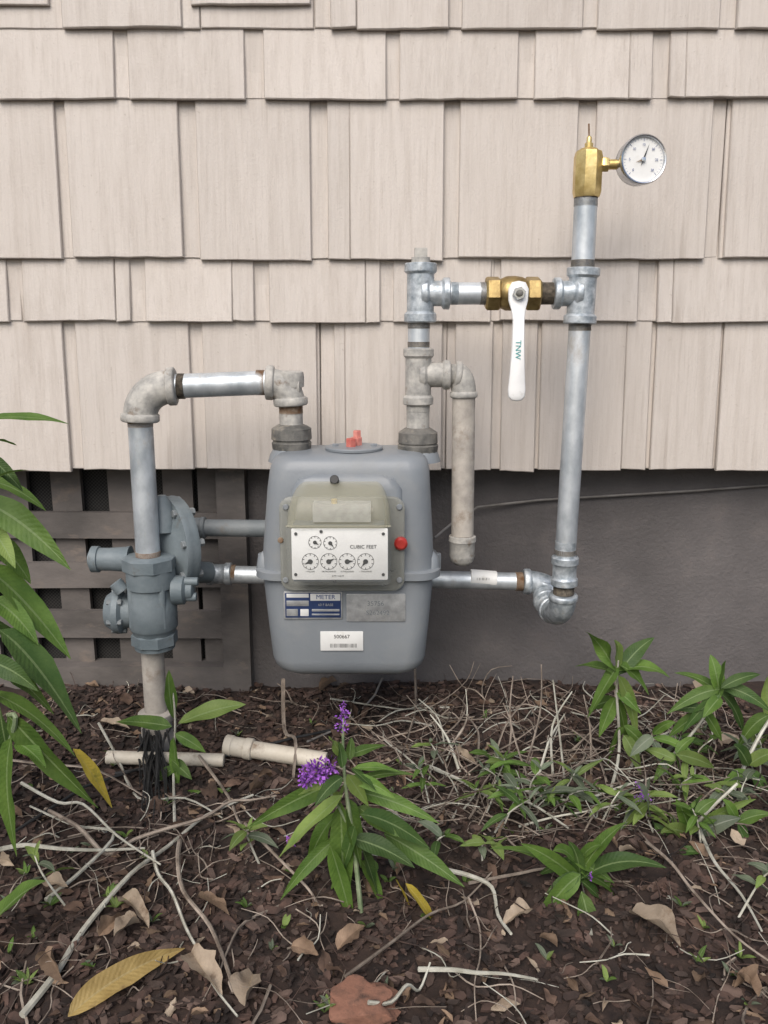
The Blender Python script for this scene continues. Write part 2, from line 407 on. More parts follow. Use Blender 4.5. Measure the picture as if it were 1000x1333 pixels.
# ---------------- PIPE helpers
def bead(mb,p0,p1,r,mat,e=1.2,w=.009):
    p0=Vector(p0);p1=Vector(p1);l=(p1-p0).length; w=min(w,l*.3)
    mb.lathe(p0,p1-p0,[(0,r*.9),(.0006,r*e-.001),(.0018,r*e),(w-.0015,r*e),(w,r*e-.0012),(w+.002,r*1.04),(l-w-.002,r*1.04),(l-w,r*e-.0012),(l-w+.0015,r*e),(l-.0018,r*e),(l-.0006,r*e-.001),(l,r*.9)],mat,36)
def collar(mb,p,ax,r,w,mat):
    ax=Vector(ax).normalized(); p=Vector(p)-ax*w/2
    mb.lathe(p,ax,[(0,r*.9),(.001,r-.0008),(.0022,r),(w-.0022,r),(w-.001,r-.0008),(w,r*.9)],mat,36)
def elbow(mb,p0,c,p1,r,mat,w=.010,e=1.14):
    a=arc(p0,c,p1,12); mb.tube(a,r,mat,28)
    d0=(a[1]-a[0]).normalized(); d1=(a[-1]-a[-2]).normalized()
    collar(mb,Vector(p0)+d0*w*.4,d0,r*e,w,mat); collar(mb,Vector(p1)-d1*w*.4,d1,r*e,w,mat)
def thr(mb,p,ax,r,w,mat='thread'):
    ax=Vector(ax).normalized(); p=Vector(p)-ax*w/2; n=max(3,int(w/.0014)); pr=[(0,r*.9)]
    for i in range(n):
        pr+=[((i+.25)*w/n,r),((i+.75)*w/n,r*.955)]
    pr.append((w,r*.9)); mb.lathe(p,ax,pr,mat,32)
def hexn(mb,p,ax,r,w,mat,seg=6):
    ax=Vector(ax).normalized(); p=Vector(p)-ax*w/2
    mb.lathe(p,ax,[(0,r*.9),(w*.12,r),(w*.88,r),(w,r*.9)],mat,seg)

X=Vector((1,0,0)); Z=Vector((0,0,1)); Y=Vector((0,1,0))
# ---------------- METER
yM=-.15
meter=empty('gas_meter'); mb=MB()
cx=-.0505
zt=.445; zf=.279; zbm=.1245
mb.loft([(zf-.003,cx,.1225,-.225,-.085,.030),(zf+.02,cx,.1205,-.226,-.085,.030),(.35,cx+.001,.1165,-.228,-.085,.030),(.40,cx+.002,.1125,-.227,-.086,.030),(.424,cx+.003,.110,-.225,-.088,.030),
 (.434,cx+.0035,.1075,-.222,-.091,.030),(.440,cx+.004,.1035,-.218,-.095,.030),(.4438,cx+.004,.097,-.211,-.102,.028),(.4455,cx+.004,.088,-.203,-.11,.025),(.4462,cx+.004,.06,-.18,-.13,.02)],'meter',10)
mb.loft([(zf+.006,cx,.1275,-.231,-.079,.033),(zf+.0045,cx,.1300,-.2335,-.077,.035),(zf-.0055,cx,.1300,-.2335,-.077,.035),(zf-.007,cx,.1275,-.231,-.079,.033)][::-1],'meter',10)
mb.loft([(zbm,cx,.082,-.195,-.115,.026),(zbm+.002,cx,.093,-.207,-.105,.030),(zbm+.007,cx,.101,-.215,-.097,.032),(zbm+.015,cx,.1065,-.221,-.091,.032),(zbm+.027,cx,.1100,-.224,-.087,.031),(.20,cx,.1145,-.225,-.085,.031),(zf-.004,cx,.1205,-.226,-.084,.030)],'meter',10)
for sx in(-1,1):
    mb.cyl((cx+sx*.127,-.15,zf-.012),(cx+sx*.127,-.15,zf+.012),.008,'meter',6)
    mb.lathe((cx+sx*.117,-.200,zf-.002),Z,[(0,.012),(.004,.013),(.022,.010),(.03,.004)],'meter',16)
mb.loft([(.262,cx,.078,-.232,-.2,.01),(.40,cx,.076,-.2345,-.2,.012),(.415,cx,.066,-.232,-.2,.012),(.421,cx,.05,-.226,-.2,.012)],'meter',8)
pin=W(380,583,yM); pout=W(543,588,yM)
for p in(pin,pout):
    mb.lathe((p.x,yM,.428),Z,[(0,.034),(.01,.031),(.017,.027),(.022,.0255)],'meter',32)
pc=W(461,585,-.165)
mb.lathe((pc.x,-.163,.4455),Z,[(0,.034),(.001,.0405),(.004,.041),(.0055,.0395),(.006,.02)],'meter',40)
mb.build('meter_case',meter)
tp=MB()
tp.cyl((pc.x+.003,-.155,.45),(pc.x+.003,-.155,.4625),.0085,'redcap',8); tp.cyl((pc.x+.004,-.153,.462),(pc.x+.004,-.153,.472),.006,'redcap',6)
tp.cyl((pc.x-.004,-.172,.45),(pc.x-.004,-.172,.463),.0075,'redcap',6)
tp.cyl((pc.x-.026,-.163,.45),(pc.x-.026,-.163,.4545),.005,'meter',6); tp.cyl((pc.x+.028,-.163,.45),(pc.x+.028,-.163,.4545),.005,'meter',6)
tp.build('seal_bolts',meter)
yFf=-.288
def zz(py,y): return W(500,py,y).z
ic=MB()
def xx(px,py,y): return W(px,py,y).x
cxi=xx(446,720,-.235)
ic.box((cxi,-.2375,(zz(646,-.235)+zz(768,-.235))/2),(S(700,-.235)*81,.003,(zz(646,-.235)-zz(768,-.235))/2),'coverflange',None,.016)
for (a,b) in((372,660),(520,660),(372,755),(520,755)):
    p=W(a,b,-.241); ic.cyl(p+Y*.002,p-Y*.002,.004,'meter',12)
ic.build('index_flange',meter)
cd=MB(); cxd=xx(441,720,-.28)
z0=zz(762,-.288); z1=zz(684,-.288); z2=zz(629,-.24)
sec=[(z0,cxd,.0665,yFf+.001,-.24,.006),(z0+.003,cxd,.069,yFf,-.24,.007),(z1-.004,cxd,.068,yFf,-.24,.008)]
cd.loft(sec,'coverface',6,False)
dome=[]
for i in range(9):
    a=i/8*math.pi/2
    dome.append((z1-.004+(z2-z1+.006)*math.sin(a)*1.0,cxd+.002*i/8,.068-.020*(1-math.cos(a)),-.24-(.048)*math.cos(a)**.8 if i<8 else -.2405,-.238,.016))
cd.loft(dome,'coverdome',8,True)
cd.tube([ (cxd-.068,yFf+.004,z1-.002),(cxd+.068,yFf+.004,z1-.002)],.0012,'coverdome',8)
cd.build('index_cover',meter,True,50)
ib=MB()
ib.box((cxd,-.262,(z0+z1)/2),(.060,.018,(z1-z0)/2-.003),'regd')
ib.box((cxd+.004,-.257,z1+.012),(.038,.012,.012),'alu')
ib.cyl((cxd-.006,-.262,z1+.01),(cxd-.006,-.262,z1+.03),.004,'brass')
ib.cyl((cxd+.02,-.262,z1+.014),(cxd+.045,-.262,z1+.014),.005,'iron',16)
pr=W(522,708,-.245); ib.lathe(pr+Y*.006,-Y,[(0,.009),(.006,.009),(.009,.006)],'red',20)
pr=W(365,704,-.243); ib.lathe(pr+Y*.006,-Y,[(0,.004),(.004,.004),(.005,.003)],'rust',16)
pr=W(435,628,-.24); ib.cyl(pr+Vector((0,.02,-.004)),pr+Vector((.001,-.01,.006)),.006,'black',16)
py_=-.2845
pl0=W(379,688,py_); pl1=W(505,755,py_)
pcx=(pl0.x+pl1.x)/2; pcz=(pl0.z+pl1.z)/2
ib.box((pcx,py_+.001,pcz),((pl1.x-pl0.x)/2,.001,(pl0.z-pl1.z)/2),'whiteflat',None,.002)
yd=py_-.0004
def ringf(c,r,w,mat,seg=40):
    vs=[];fs=[]
    for i in range(seg):
        t=2*math.pi*i/seg
        for q in(r-w,r): vs.append((c[0]+q*math.cos(t),yd,c[1]+q*math.sin(t)))
    for i in range(seg): fs.append((2*i,2*((i+1)%seg),2*((i+1)%seg)+1,2*i+1))
    ib.add(vs,fs,mat)
def flat(ptsxz,mat,y=None):
    ib.add([(p[0],y if y else yd-.0002,p[1]) for p in ptsxz],[tuple(range(len(ptsxz)))],mat)
def dial(px,pyy,rpx,ang):
    p=W(px,pyy,yd); r=rpx*S(pyy,yd); c=(p.x,p.z)
    ringf(c,r,.0006,'black')
    for k in range(10):
        t=k*math.pi/5+math.pi/2; a=(c[0]+r*.97*math.cos(t),c[1]+r*.97*math.sin(t)); b=(c[0]+r*.74*math.cos(t),c[1]+r*.74*math.sin(t)); n_=(-math.sin(t)*.0004,math.cos(t)*.0004)
        flat([(a[0]+n_[0],a[1]+n_[1]),(b[0]+n_[0],b[1]+n_[1]),(b[0]-n_[0],b[1]-n_[1]),(a[0]-n_[0],a[1]-n_[1])],'black')
    t=ang; n_=(-math.sin(t)*r*.22,math.cos(t)*r*.22)
    flat([(c[0]+r*.8*math.cos(t),c[1]+r*.8*math.sin(t)),(c[0]+n_[0],c[1]+n_[1]),(c[0]-r*.3*math.cos(t),c[1]-r*.3*math.sin(t)),(c[0]-n_[0],c[1]-n_[1])],'black',yd-.0004)
    seg=14; flat([(c[0]+r*.3*math.cos(i*2*math.pi/seg),c[1]+r*.3*math.sin(i*2*math.pi/seg)) for i in range(seg)],'black',yd-.0006)
dial(410,706,8.5,-.6); dial(430,707,9,-.9)
for px,a in((404,3.6),(428,.5),(452,.1),(476,-2.2)): dial(px,731,11,a)
for (px,pyy) in((385,695),(499,695),(385,748),(499,748),(436,757),(418,692)):
    p=W(px,pyy,yd); ib.lathe(p,-Y,[(0,.0022),(.0008,.0020),(.001,.001)],'black',12)
ib.build('index_register',meter)
text('CUBIC FEET',W(473,712,yd-.0004),.0066,'black',meter,'dial_text')
for px,s_ in((404,'1 MILLION'),(428,'100 THOUSAND'),(452,'10 THOUSAND'),(476,'1 THOUSAND')): text(s_,W(px,744,yd-.0004),.0026,'black',meter,'dial_caption')
text('2 FT / 1/2 FT',W(440,750,yd-.0004),.003,'black',meter,'dial_caption')
bd=MB()
def plate(x0,y0,x1,y1,mat,y,ch=.002,th=.0006):
    a=W(x0,y0,y); b=W(x1,y1,y); bd.box(((a.x+b.x)/2,y,(a.z+b.z)/2),(abs(b.x-a.x)/2,th,abs(a.z-b.z)/2),mat,None,ch)
plate(369,770,446,806,'alu',-.2268); plate(371,772,444,804,'blue',-.2276,.001,.0003)
plate(373,773,402,778,'whiteflat',-.2281,.0005,.0002); plate(404,773,443,782,'whiteflat',-.2281,.0005,.0002)
plate(373,782,402,789,'alu',-.2281,.0005,.0002); plate(373,793,388,802,'alu',-.2281,.0005,.0002);plate(391,793,402,802,'whiteflat',-.2281,.0005,.0002)
plate(406,793,442,796,'alu',-.2281,.0005,.0002); plate(406,799,442,801,'alu',-.2281,.0005,.0002)
plate(451,773,528,809,'alu',-.2268)
plate(417,822,473,847,'whiteflat',-.2262,.001)
for i in range(22):
    x=430+i*1.6; plate(x,838,x+U(.4,.9),843,'black',-.2270,.00005,.0001)
bd.build('badges',meter)
text('METER',W(424,777.5,-.2286),.0090,'bluetxt',meter,'badge_text')
text('35756',W(489,786,-.2277),.0095,'regd',meter,'badge_text'); text('S262492',W(492,798,-.2277),.0095,'regd',meter,'badge_text')
text('500667',W(445,829,-.2271),.0075,'black',meter,'sticker_text'); text('60 F BASE',W(424,787.5,-.2286),.005,'alu',meter,'badge_text')

# ---------------- LEFT supply piping
pip=empty('gas_piping')
p=MB(); yR=-.17
r1=.0172
xr=xx(188,640,yR)
xlow=xx(201,890,yR)
p.cyl((xlow,yR,-.05),(xlow,yR,zz(838,yR)),.0165,'dusty')
p.lathe((xlow,yR,zz(985,yR)),Z,[(0,.018),(.002,.0245),(.035,.0245),(.04,.023),(.058,.023),(.063,.0265),(.073,.0265),(.076,.018)],'dusty',32)
ztopr=zz(548,yR)
p.cyl((xr,yR,zz(730,yR)),(xr,yR,ztopr-.002),r1,'galvpipe'); thr(p,(xr,yR,zz(722,yR)),Z,r1+.0006,.012,'rust'); thr(p,(xr,yR,ztopr-.004),Z,r1+.0005,.008,'rust')
ce=Vector((xr,yR,zz(503,yR)))
yT=-.158
pe=W(228,501,yT-.008); pe.z=ce.z; 
elbow(p,(xr,yR,ztopr),ce,pe,.0235,'galvold',.012,1.13)
pe2=W(347,498,yM-.002); 
p.cyl(pe,pe2,.0168,'galvpipe'); thr(p,Vector(pe)+X*.009,X,.0178,.01,'thread'); thr(p,Vector(pe2)-X*.008,X,.0178,.012,'rust')
xin=pin.x
c2=Vector((xin,yM,pe2.z)); c2e=W(378,527,yM); c2e.x=xin
elbow(p,pe2,c2,c2e,.0205,'galvold',.012,1.18)
p.lathe((xin+.001,yM,pe2.z-.004),Vector((1,0,0)),[(0,.010),(.006,.0150),(.0125,.0150),(.014,.012)],'galvold',24)
p.lathe((xin+.001,yM,pe2.z-.006),Z,[(0,.018),(.012,.0185),(.0205,.0175),(.022,.014)],'galvold',28)
zt1=c2e.z; zn1=zz(553,yM); zn0=zz(583,yM)
thr(p,(xin,yM,zt1-.006),Z,.0172,.012,'rust')
p.cyl((xin,yM,zn1-.004),(xin,yM,zt1-.010),.0165,'galvold')
p.lathe((xin,yM,zn0-.002),Z,[(0,.022),(.001,.0275),(.010,.0285),(.012,.0265),(.0135,.0265),(.015,.0290),(.030,.0282),(.034,.022),(.036,.017)],'iron',16)
p.build('supply_pipe',pip)

# ---------------- OUTLET stack
q=MB(); xo_=pout.x+.001; yO=yM
z_n0=zz(590,yO); z_n1=zz(557,yO)
q.lathe((xo_,yO,z_n0),Z,[(0,.022),(.001,.0280),(.012,.0295),(.014,.027),(.016,.0285),(.030,.028),(.034,.022),(.037,.017)],'iron',16)
q.cyl((xo_,yO,z_n1-.003),(xo_,yO,zz(522,yO)),.0162,'galvold'); thr(q,(xo_,yO,zz(530,yO)),Z,.0168,.012,'galvold')
zA=zz(527,yO); zB=zz(453,yO)
bead(q,(xo_,yO,zA),(xo_,yO,zB),.0175,'galvold',1.22,.012)
zb_=zz(488,yO)
bead(q,(xo_,yO,zb_),(xo_+.045,yO,zb_),.0165,'galvold',1.25,.010)
xd=xx(603,560,yO+.0)
thr(q,(xo_+.049,yO,zb_),X,.0155,.010,'galvold')
elbow(q,(xo_+.052,yO,zb_),(xd,yO,zb_),(xd,yO,zz(517,yO)),.0175,'galvold',.009,1.12)
xd2=xx(602,700,yO)
q.cyl((xd,yO,zz(517,yO)+.003),(xd2,yO,zz(697,yO)),.0162,'dusty')
q.lathe((xd2,yO,zz(697,yO)),-Z,[(0,.016),(.001,.0195),(.008,.0200),(.010,.0185),(.03,.0185),(.038,.0165),(.043,.011),(.045,.004)],'galvold',28)
q.cyl((xo_,yO,zB-.005),(xo_,yO,zz(418,yO)),.0152,'galvpipe'); thr(q,(xo_,yO,zB+.005),Z,.0158,.008,'thread');thr(q,(xo_,yO,zz(424,yO)),Z,.0158,.008,'thread')
zC=zz(420,yO); zD=zz(342,yO)
bead(q,(xo_+.002,yO,zC),(xo_+.002,yO,zD),.0180,'galv',1.24,.013)
zv=zz(382,yO)
bead(q,(xo_+.002,yO,zv),(xx(586,382,yO),yO,zv),.0165,'galv',1.3,.010)
q.lathe((xo_+.002,yO,zD-.001),Z,[(0,.013),(.008,.0128),(.0085,.0105)],'galvold',24)
q.box((xo_+.002,yO,zD+.012),(.0085,.0085,.007),'galvold')
q.cyl((xx(586,382,yO)-.002,yO,zv),(xx(634,382,yO),yO,zv),.0150,'galvpipe'); thr(q,(xx(592,382,yO),yO,zv),X,.0157,.010,'galv');thr(q,(xx(629,382,yO),yO,zv),X,.0155,.009,'thread')
thr(q,(xx(712,382,yO),yO,zv),X,.0152,.026,'thread')
xt=xx(757,382,yO)
bead(q,(xt-.0005,yO,zz(422,yO)),(xt+.0015,yO,zz(348,yO)),.0182,'galv',1.24,.012)
bead(q,(xx(720,382,yO),yO,zv),(xt,yO,zv),.0165,'galv',1.3,.010)
xu=xx(761,300,yO)
q.cyl((xt,yO,zz(350,yO)),(xu,yO,zz(258,yO)),.0156,'galvpipe'); thr(q,(xt,yO,zz(343,yO)),Z,.0162,.010);thr(q,(xu,yO,zz(263,yO)),Z,.0160,.012,'thread')
xq=xx(735,745,yO)
top_=Vector((xt,yO,zz(420,yO))); bot=Vector((xq,yO,zz(722,yO)))
q.cyl(top_,bot,.0152,'galvpipe'); thr(q,top_-Z*.005,Z,.0158,.012)
q.tube([bot+Z*.02,bot-Z*.04],.0155,'galv',28)
bead(q,(xq,yO,zz(762,yO)),(xq,yO,zz(724,yO)),.0168,'galv',1.18,.012); thr(q,(xq,yO,zz(768,yO)),Z,.0155,.012)
thr(q,(xq,yO,zz(718,yO)),Z,.0160,.008)
yH=-.052
zh=zz(757,yH)
e0=Vector((xq,yO,zz(774,yO))); ec=Vector((xq,yO,zz(808,yO))); 
xe=xx(712,757,yH)
zlow=ec.z
e1=Vector((xq-.006,yO+.055,zlow))
elbow(q,e0,ec,e1,.0195,'galv',.010,1.1)
q.tube([e1,Vector((xq-.012,yH-.02,zlow+.004))],.0155,'galvpipe',24)
elbow(q,Vector((xq-.01,yH-.028,zlow+.006)),Vector((xq-.012,yH,zlow+.01)),Vector((xe,yH,zh)),.019,'galv',.010,1.1)
elbow(q,Vector((xe+.012,yH-.005,zh-.018)),Vector((xe,yH,zh)),Vector((xx(682,757,yH),yH,zh)),.018,'galv',.012,1.15)
zh2=zz(747,yH); xa=xx(268,746,yH)
thr(q,(xx(676,757,yH),yH,zh),X,.0152,.012,'rust')
q.cyl(Vector((xx(680,757,yH),yH,zh)),Vector((xa,yH,zh2)),.0140,'galvpipe')
bead(q,(xa,yH,zh2),(xx(302,746,yH),yH,zh2),.0150,'galv',1.2,.011); thr(q,(xx(304,746,yH),yH,zh2),X,.0147,.008,'rust')
q.cyl(Vector((xx(612,752,yH),yH,zz(752.5,yH)+.000)),Vector((xx(646,752,yH),yH,zz(755,yH)+.000)),.0144,'whiteflat')
q.build('outlet_pipe',pip)
tl=W(629,754,-.0668)
text('I II III II I',tl,.006,'black',pip,'pipe_label_text')
rp=MB()
rp.cyl(W(262,687,-.055),W(360,688,-.055),.0135,'regd'); bead(rp,W(244,687,-.055),W(268,687,-.055),.0155,'regd',1.12,.008)
rp.build('painted_branch_pipe',pip)

# ---------------- BALL VALVE
bv=empty('ball_valve'); b=MB()
a=xx(632,382,yO); c=xx(703,382,yO); mid=(a+c)/2
hexn(b,(a+.010,yO,zv),X,.0235,.020,'brassdull'); hexn(b,(c-.010,yO,zv),X,.0235,.020,'brassdull')
b.lathe((a+.016,yO,zv),X,[(0,.015),(.004,.0195),(.012,.023),(.024,.0235),(.034,.022),(.044,.017),(.048,.014)],'brassdull',32)
b.cyl((mid,yO-.015,zv),(mid,yO-.032,zv),.0095,'brassdull')
b.build('valve_body',bv)
h=MB(); hy=yO-.034
hx=xx(675,382,hy); hz0=zz(381,hy); hz1=zz(521,hy)
tot=hz0-hz1
right=[(.0,.0155),(.009,.0135),(.0135,.005),(.0130,-.010),(.0095,-.022),(.0078,-.035),(.0085,-.07),(.0100,-.105),(.0118,-tot+.015),(.0112,-tot+.006),(.007,-tot+.001),(0,-tot)]
poly=[(x,z) for x,z in right]+[(-x,z) for x,z in right[::-1][1:-1]]
n=len(poly)
def yoff(z): return -.012*min(1,max(0,(-z-.012)/.03))
vs=[]
for ins,yy in((0,.0022),(0,-.0012),(.0014,-.0026)):
    for (x,z) in poly:
        s_=1-ins/.012 if abs(x)>0 else 1
        vs.append((hx+x*s_,hy+yy+yoff(z),hz0+z*(1 if not ins else .99)))
fs=[]
for j in range(2):
    for i in range(n): fs.append((j*n+i,j*n+(i+1)%n,(j+1)*n+(i+1)%n,(j+1)*n+i))
def stripcap(o,flip):
    m=len(right)
    for i in range(m-1):
        l0=(n-i)%n; l1=(n-i-1)
        f=(o+i,o+i+1,o+(l1 if i+1<m-1 else m-1),o+l0) if i+1<m-1 else (o+i,o+m-1,o+l0)
        f=tuple(dict.fromkeys(f))
        if len(f)>2: fs.append(f if flip else f[::-1])
stripcap(0,False); stripcap(2*n,True)
h.add(vs,fs,'white')
hexn(h,(hx,hy-.006,hz0-.001),Y,.0088,.008,'chrome'); h.cyl((hx,hy-.008,hz0-.001),(hx,hy-.014,hz0-.001),.0045,'iron')
h.build('valve_handle',bv,True,50)
text('TNW',(hx-.0005,hy-.0152,zz(455,hy)),.0105,'teal',bv,'handle_text',ry=math.radians(90))

# ---------------- GAUGE
pg=empty('pressure_gauge'); gb=MB()
xb_=xx(765,228,yO)
hexn(gb,(xb_,yO,(zz(258,yO)+zz(196,yO))/2),Z,.0192,zz(196,yO)-zz(256,yO),'brass',8)
gb.lathe((xb_,yO,zz(197,yO)),Z,[(0,.014),(.003,.0115),(.005,.0055),(.010,.0055),(.0105,.0035),(.017,.0035),(.019,.002)],'brass',20)
gb.cyl((xb_,yO,zz(182,yO)),(xb_-.001,yO+.002,zz(160,yO)),.0012,'rust',8)
hexn(gb,(xx(787,214,yO),yO,zz(214,yO)),X,.010,.010,'brass'); gb.cyl((xb_,yO,zz(214,yO)),(xx(806,214,yO),yO,zz(214,yO)),.0065,'brass')
gc=W(833,210,yO-.006); ax=Vector((.10,-1,.02)).normalized(); rg=S(210,yO)*30
gb.lathe(gc-ax*.014,ax,[(0,rg*.8),(.001,rg*.93),(.004,rg*.97),(.022,rg*.97),(.0225,rg*1.03),(.027,rg*1.03),(.029,rg*.98),(.0285,rg*.93),(.025,rg*.9)],'chrome',48,False)
gb.lathe(gc-ax*.014,ax,[(0,rg*.8),(-.0004,.001)],'chrome',48,False)
gb.lathe(gc+ax*.0108,ax,[(-.0004,.0005),(0,rg*.92)],'whiteflat',48,False)
u=ax.cross(Z).normalized()*-1; vv=u.cross(ax)*-1
if vv.z<0: vv=-vv
if u.x<0: u=-u
def gp(r,t,o): return gc+ax*(.0115+o)+(u*math.cos(t)+vv*math.sin(t))*r
for k in range(31):
    t=math.radians(225-k*9); l=.80 if k%5 else .74; w=.006 if k%5 else .010
    gb.add([gp(rg*.86,t-w,0),gp(rg*.86,t+w,0),gp(rg*l,t+w,0),gp(rg*l,t-w,0)],[(0,1,2,3)],'bluetxt')
t=math.radians(70)
gb.add([gp(rg*.7,t,.001),gp(rg*.04,t+1.57,.001),gp(rg*.28,t+3.14,.001),gp(rg*.04,t-1.57,.001)],[(0,1,2,3)],'black')
t=math.radians(200); gb.add([gp(rg*.35,t,.0006),gp(rg*.05,t+1.57,.0006),gp(rg*.1,t+3.14,.0006),gp(rg*.05,t-1.57,.0006)],[(0,1,2,3)],'rust')
gb.lathe(gc+ax*.012,ax,[(0,.003),(.002,.0028),(.0022,.001)],'chrome',16)
gb.build('gauge_body',pg)
for k in range(7):
    t=math.radians(225-k*45); p_=gp(rg*.60,t,.0003); text(str(k*5),p_,.0044,'bluetxt',pg,'gauge_digit')

# ---------------- REGULATOR
rgx=MB(); xg=xx(199,790,yR)
def zr(py): return zz(py,yR)
k_=S(780,yR)
rgx.lathe((xg,yR,zr(843)),Z,[(0,.018),(.001,26*k_),(.028,27.5*k_),(.030,29*k_),(.034,31*k_),(.07,31*k_),(.083,28*k_),(.093,28*k_),(.095,31*k_),(.108,31.5*k_),(.1275,31*k_),(.1295,28*k_),(.130,.018)],'reg',32)
hexn(rgx,(xg,yR,zr(830)),Z,30*k_,.020,'reg',8); hexn(rgx,(xg-.001,yR,zr(733)),Z,34.5*k_,.022,'reg',8)
for t in(.6,2.2,3.8,5.4): rgx.cyl((xg+.031*math.cos(t),yR+.031*math.sin(t)*.9,zr(812)),(xg+.031*math.cos(t),yR+.031*math.sin(t)*.9,zr(750)),.006,'reg',10)
pl=W(170,728,yR+.02); 
rgx.lathe(pl,-X,[(0,.02),(.006,.0185),(.03,.0170),(.045,.0170),(.046,.0195),(.056,.0195),(.057,.012),(.060,.012),(.061,.006)],'reg',24)
plo=W(176,795,yR+.01)
rgx.lathe(plo,-X,[(0,.024),(.014,.026),(.018,.0335),(.026,.034),(.031,.030),(.040,.024),(.043,.012)],'reg',20)
for t in range(6): a=t*math.pi/3+.3; rgx.cyl(plo+Vector((-.012,.029*math.cos(a),.029*math.sin(a))),plo+Vector((-.034,.029*math.cos(a),.029*math.sin(a))),.0045,'regd',6)
rgx.cyl(W(160,770,yR-.01),W(150,758,yR-.01),.010,'reg',12)
prl=W(226,768,yR)
rgx.lathe(prl,X,[(0,.022),(.016,.021),(.020,.015),(.028,.014),(.030,.010)],'reg',20)
rgx.cyl(W(240,757,yR-.005),W(258,757,yR-.004),.0065,'reg',10); rgx.cyl(W(240,777,yR-.005),W(256,777,yR-.004),.0065,'reg',10)
dc=W(226,708,-.115); dax=Vector((.80,.60,0)).normalized()
rgx.lathe(dc-dax*.030,dax,[(0,.02),(.006,.032),(.014,.05),(.020,.058),(.021,.072),(.028,.073),(.030,.072),(.036,.073),(.042,.071),(.043,.054),(.052,.044),(.060,.026),(.064,.01)],'reg',40)
a1=dax.cross(Z).normalized()
for t in range(8):
    a=t*math.pi/4+.2; o=dc+(a1*math.cos(a)+Z*math.sin(a))*.0645
    rgx.cyl(o-dax*.014,o+dax*.02,.006,'regd',6)
rgx.lathe(W(213,690,-.14),Z,[(0,.022),(.025,.017),(.045,.011),(.052,.006)],'reg',16)
rgx.cyl(W(215,745,-.12),W(272,745,-.06),.017,'reg',20)
rgo=rgx.build('gas_pressure_regulator')

# ---------------- PVC, cables, rock
pv=MB()
a=G(296,985)+Z*.02; b_=G(425,996)+Z*.012
pv.cyl(a,b_,.0125,'pvc'); bead(pv,a-(b_-a)*.02,a+(b_-a)*.27,.0135,'pvc',1.15,.02)
a=G(140,1000)+Z*.013; b_=G(292,998)+Z*.010; pv.cyl(a,b_,.0095,'pvc')
pv.build('pvc_pipe')
wr=MB()
for i in range(34):
    b0=Vector((xlow+U(-.022,.024),yR-.02+U(-.02,.02),U(.02,.035))); b1=G(205+U(-26,24),1030+U(-20,50))
    wr.tube([b0,(b0+b1)/2+Vector((U(-.012,.012),0,U(0,.014))),b1],[.0016,.0014,.0006],'blackcable',6)
wr.tube([G(150,1015)+Z*.01,G(300,990)+Z*.012,G(380,972)+Z*.015,G(440,950)+Z*.01],.0022,'blackcable',8)
wr.tube([G(20,1090)+Z*.008,G(110,1035)+Z*.012,G(180,1010)+Z*.012],.002,'blackcable',8)
wr.build('black_wire')
rk=MB(); c0=G(473,1320); 
vs=[];fs=[]; 
for i in range(25):
    for j in range(40):
        th=math.pi*i/24; ph=2*math.pi*j/40; d=Vector((math.sin(th)*math.cos(ph),math.sin(th)*math.sin(ph),math.cos(th)))
        r=1+.55*noise.noise(d*1.5+Vector((4,2,1)))+.16*noise.noise(d*4)+.06*noise.noise(d*12)
        vs.append(c0+Vector((max(-.030,d.x*.036*r),max(-.022,d.y*.028*r),min(.011,d.z*.017*r)+.008)))
for i in range(24):
    for j in range(40): fs.append((i*40+j,(i+1)*40+j,(i+1)*40+(j+1)%40,i*40+(j+1)%40))
rk.add(vs,fs,'rock'); rk.build('rock')

# ---------------- LEAVES
def leaf(mb,A,C,w,mat,sag=.12,nrm=None,nseg=10,curl=0,fold=.25):
    A=Vector(A);C=Vector(C); Ln=(C-A).length
    nrm=Vector(nrm) if nrm else Vector((U(-.6,.6),U(-.9,-.1),U(.4,1)))
    nrm.normalize()
    mid=(A+C)/2+Vector((U(-.08,.08)*Ln,U(-.08,.08)*Ln,sag*Ln))
    vs=[];fs=[];uv=[]
    dry=mat.startswith('lb'); rag=.28 if dry else .04; wv=.30 if dry else .13
    wav=U(0,6); tw=U(-.7,.7)*(1.8 if dry else 1); sd_=U(0,90)
    for i in range(nseg+1):
        t=i/nseg; p=A*(1-t)**2+mid*2*t*(1-t)+C*t*t
        tg=((mid-A)*(1-t)+(C-mid)*t).normalized()
        sd=tg.cross(nrm); sd=sd.normalized() if sd.length>1e-4 else X
        sd=Matrix.Rotation(tw*t,3,tg)@sd
        up=sd.cross(tg).normalized()
        ww=w*.5*max(.03,math.sin(math.pi*min(1,t)**.72)**.85) if t<1 else w*.01
        for k,s_ in enumerate((-1,-.5,0,.5,1)):
            rg_=1+rag*2*noise.noise(Vector((t*6,s_*3+sd_,sd_))) if s_ else 1
            lift=abs(s_)*fold*ww+ (math.sin(t*11+wav+s_*2)*wv*ww if abs(s_)==1 else 0)+curl*s_*s_*ww
            vs.append(p+sd*s_*ww*rg_*(1 if not curl else 1-.3*abs(curl))+up*lift); uv.append((.5+s_*.5,t))
    for i in range(nseg):
        for k in range(4): a=i*5+k; fs.append((a,a+1,a+6,a+5))
    mb.add(vs,fs,mat,uv)
def pleaf(mb,x0,y0,x1,y1,wpx,yd_,mat,dy=None,sag=.10):
    ye=yd_+(dy if dy is not None else U(-.03,.03))
    A=W(x0,y0,yd_); C=W(x1,y1,ye)
    leaf(mb,A,C,wpx*1.15*S((y0+y1)/2,yd_),mat,sag)
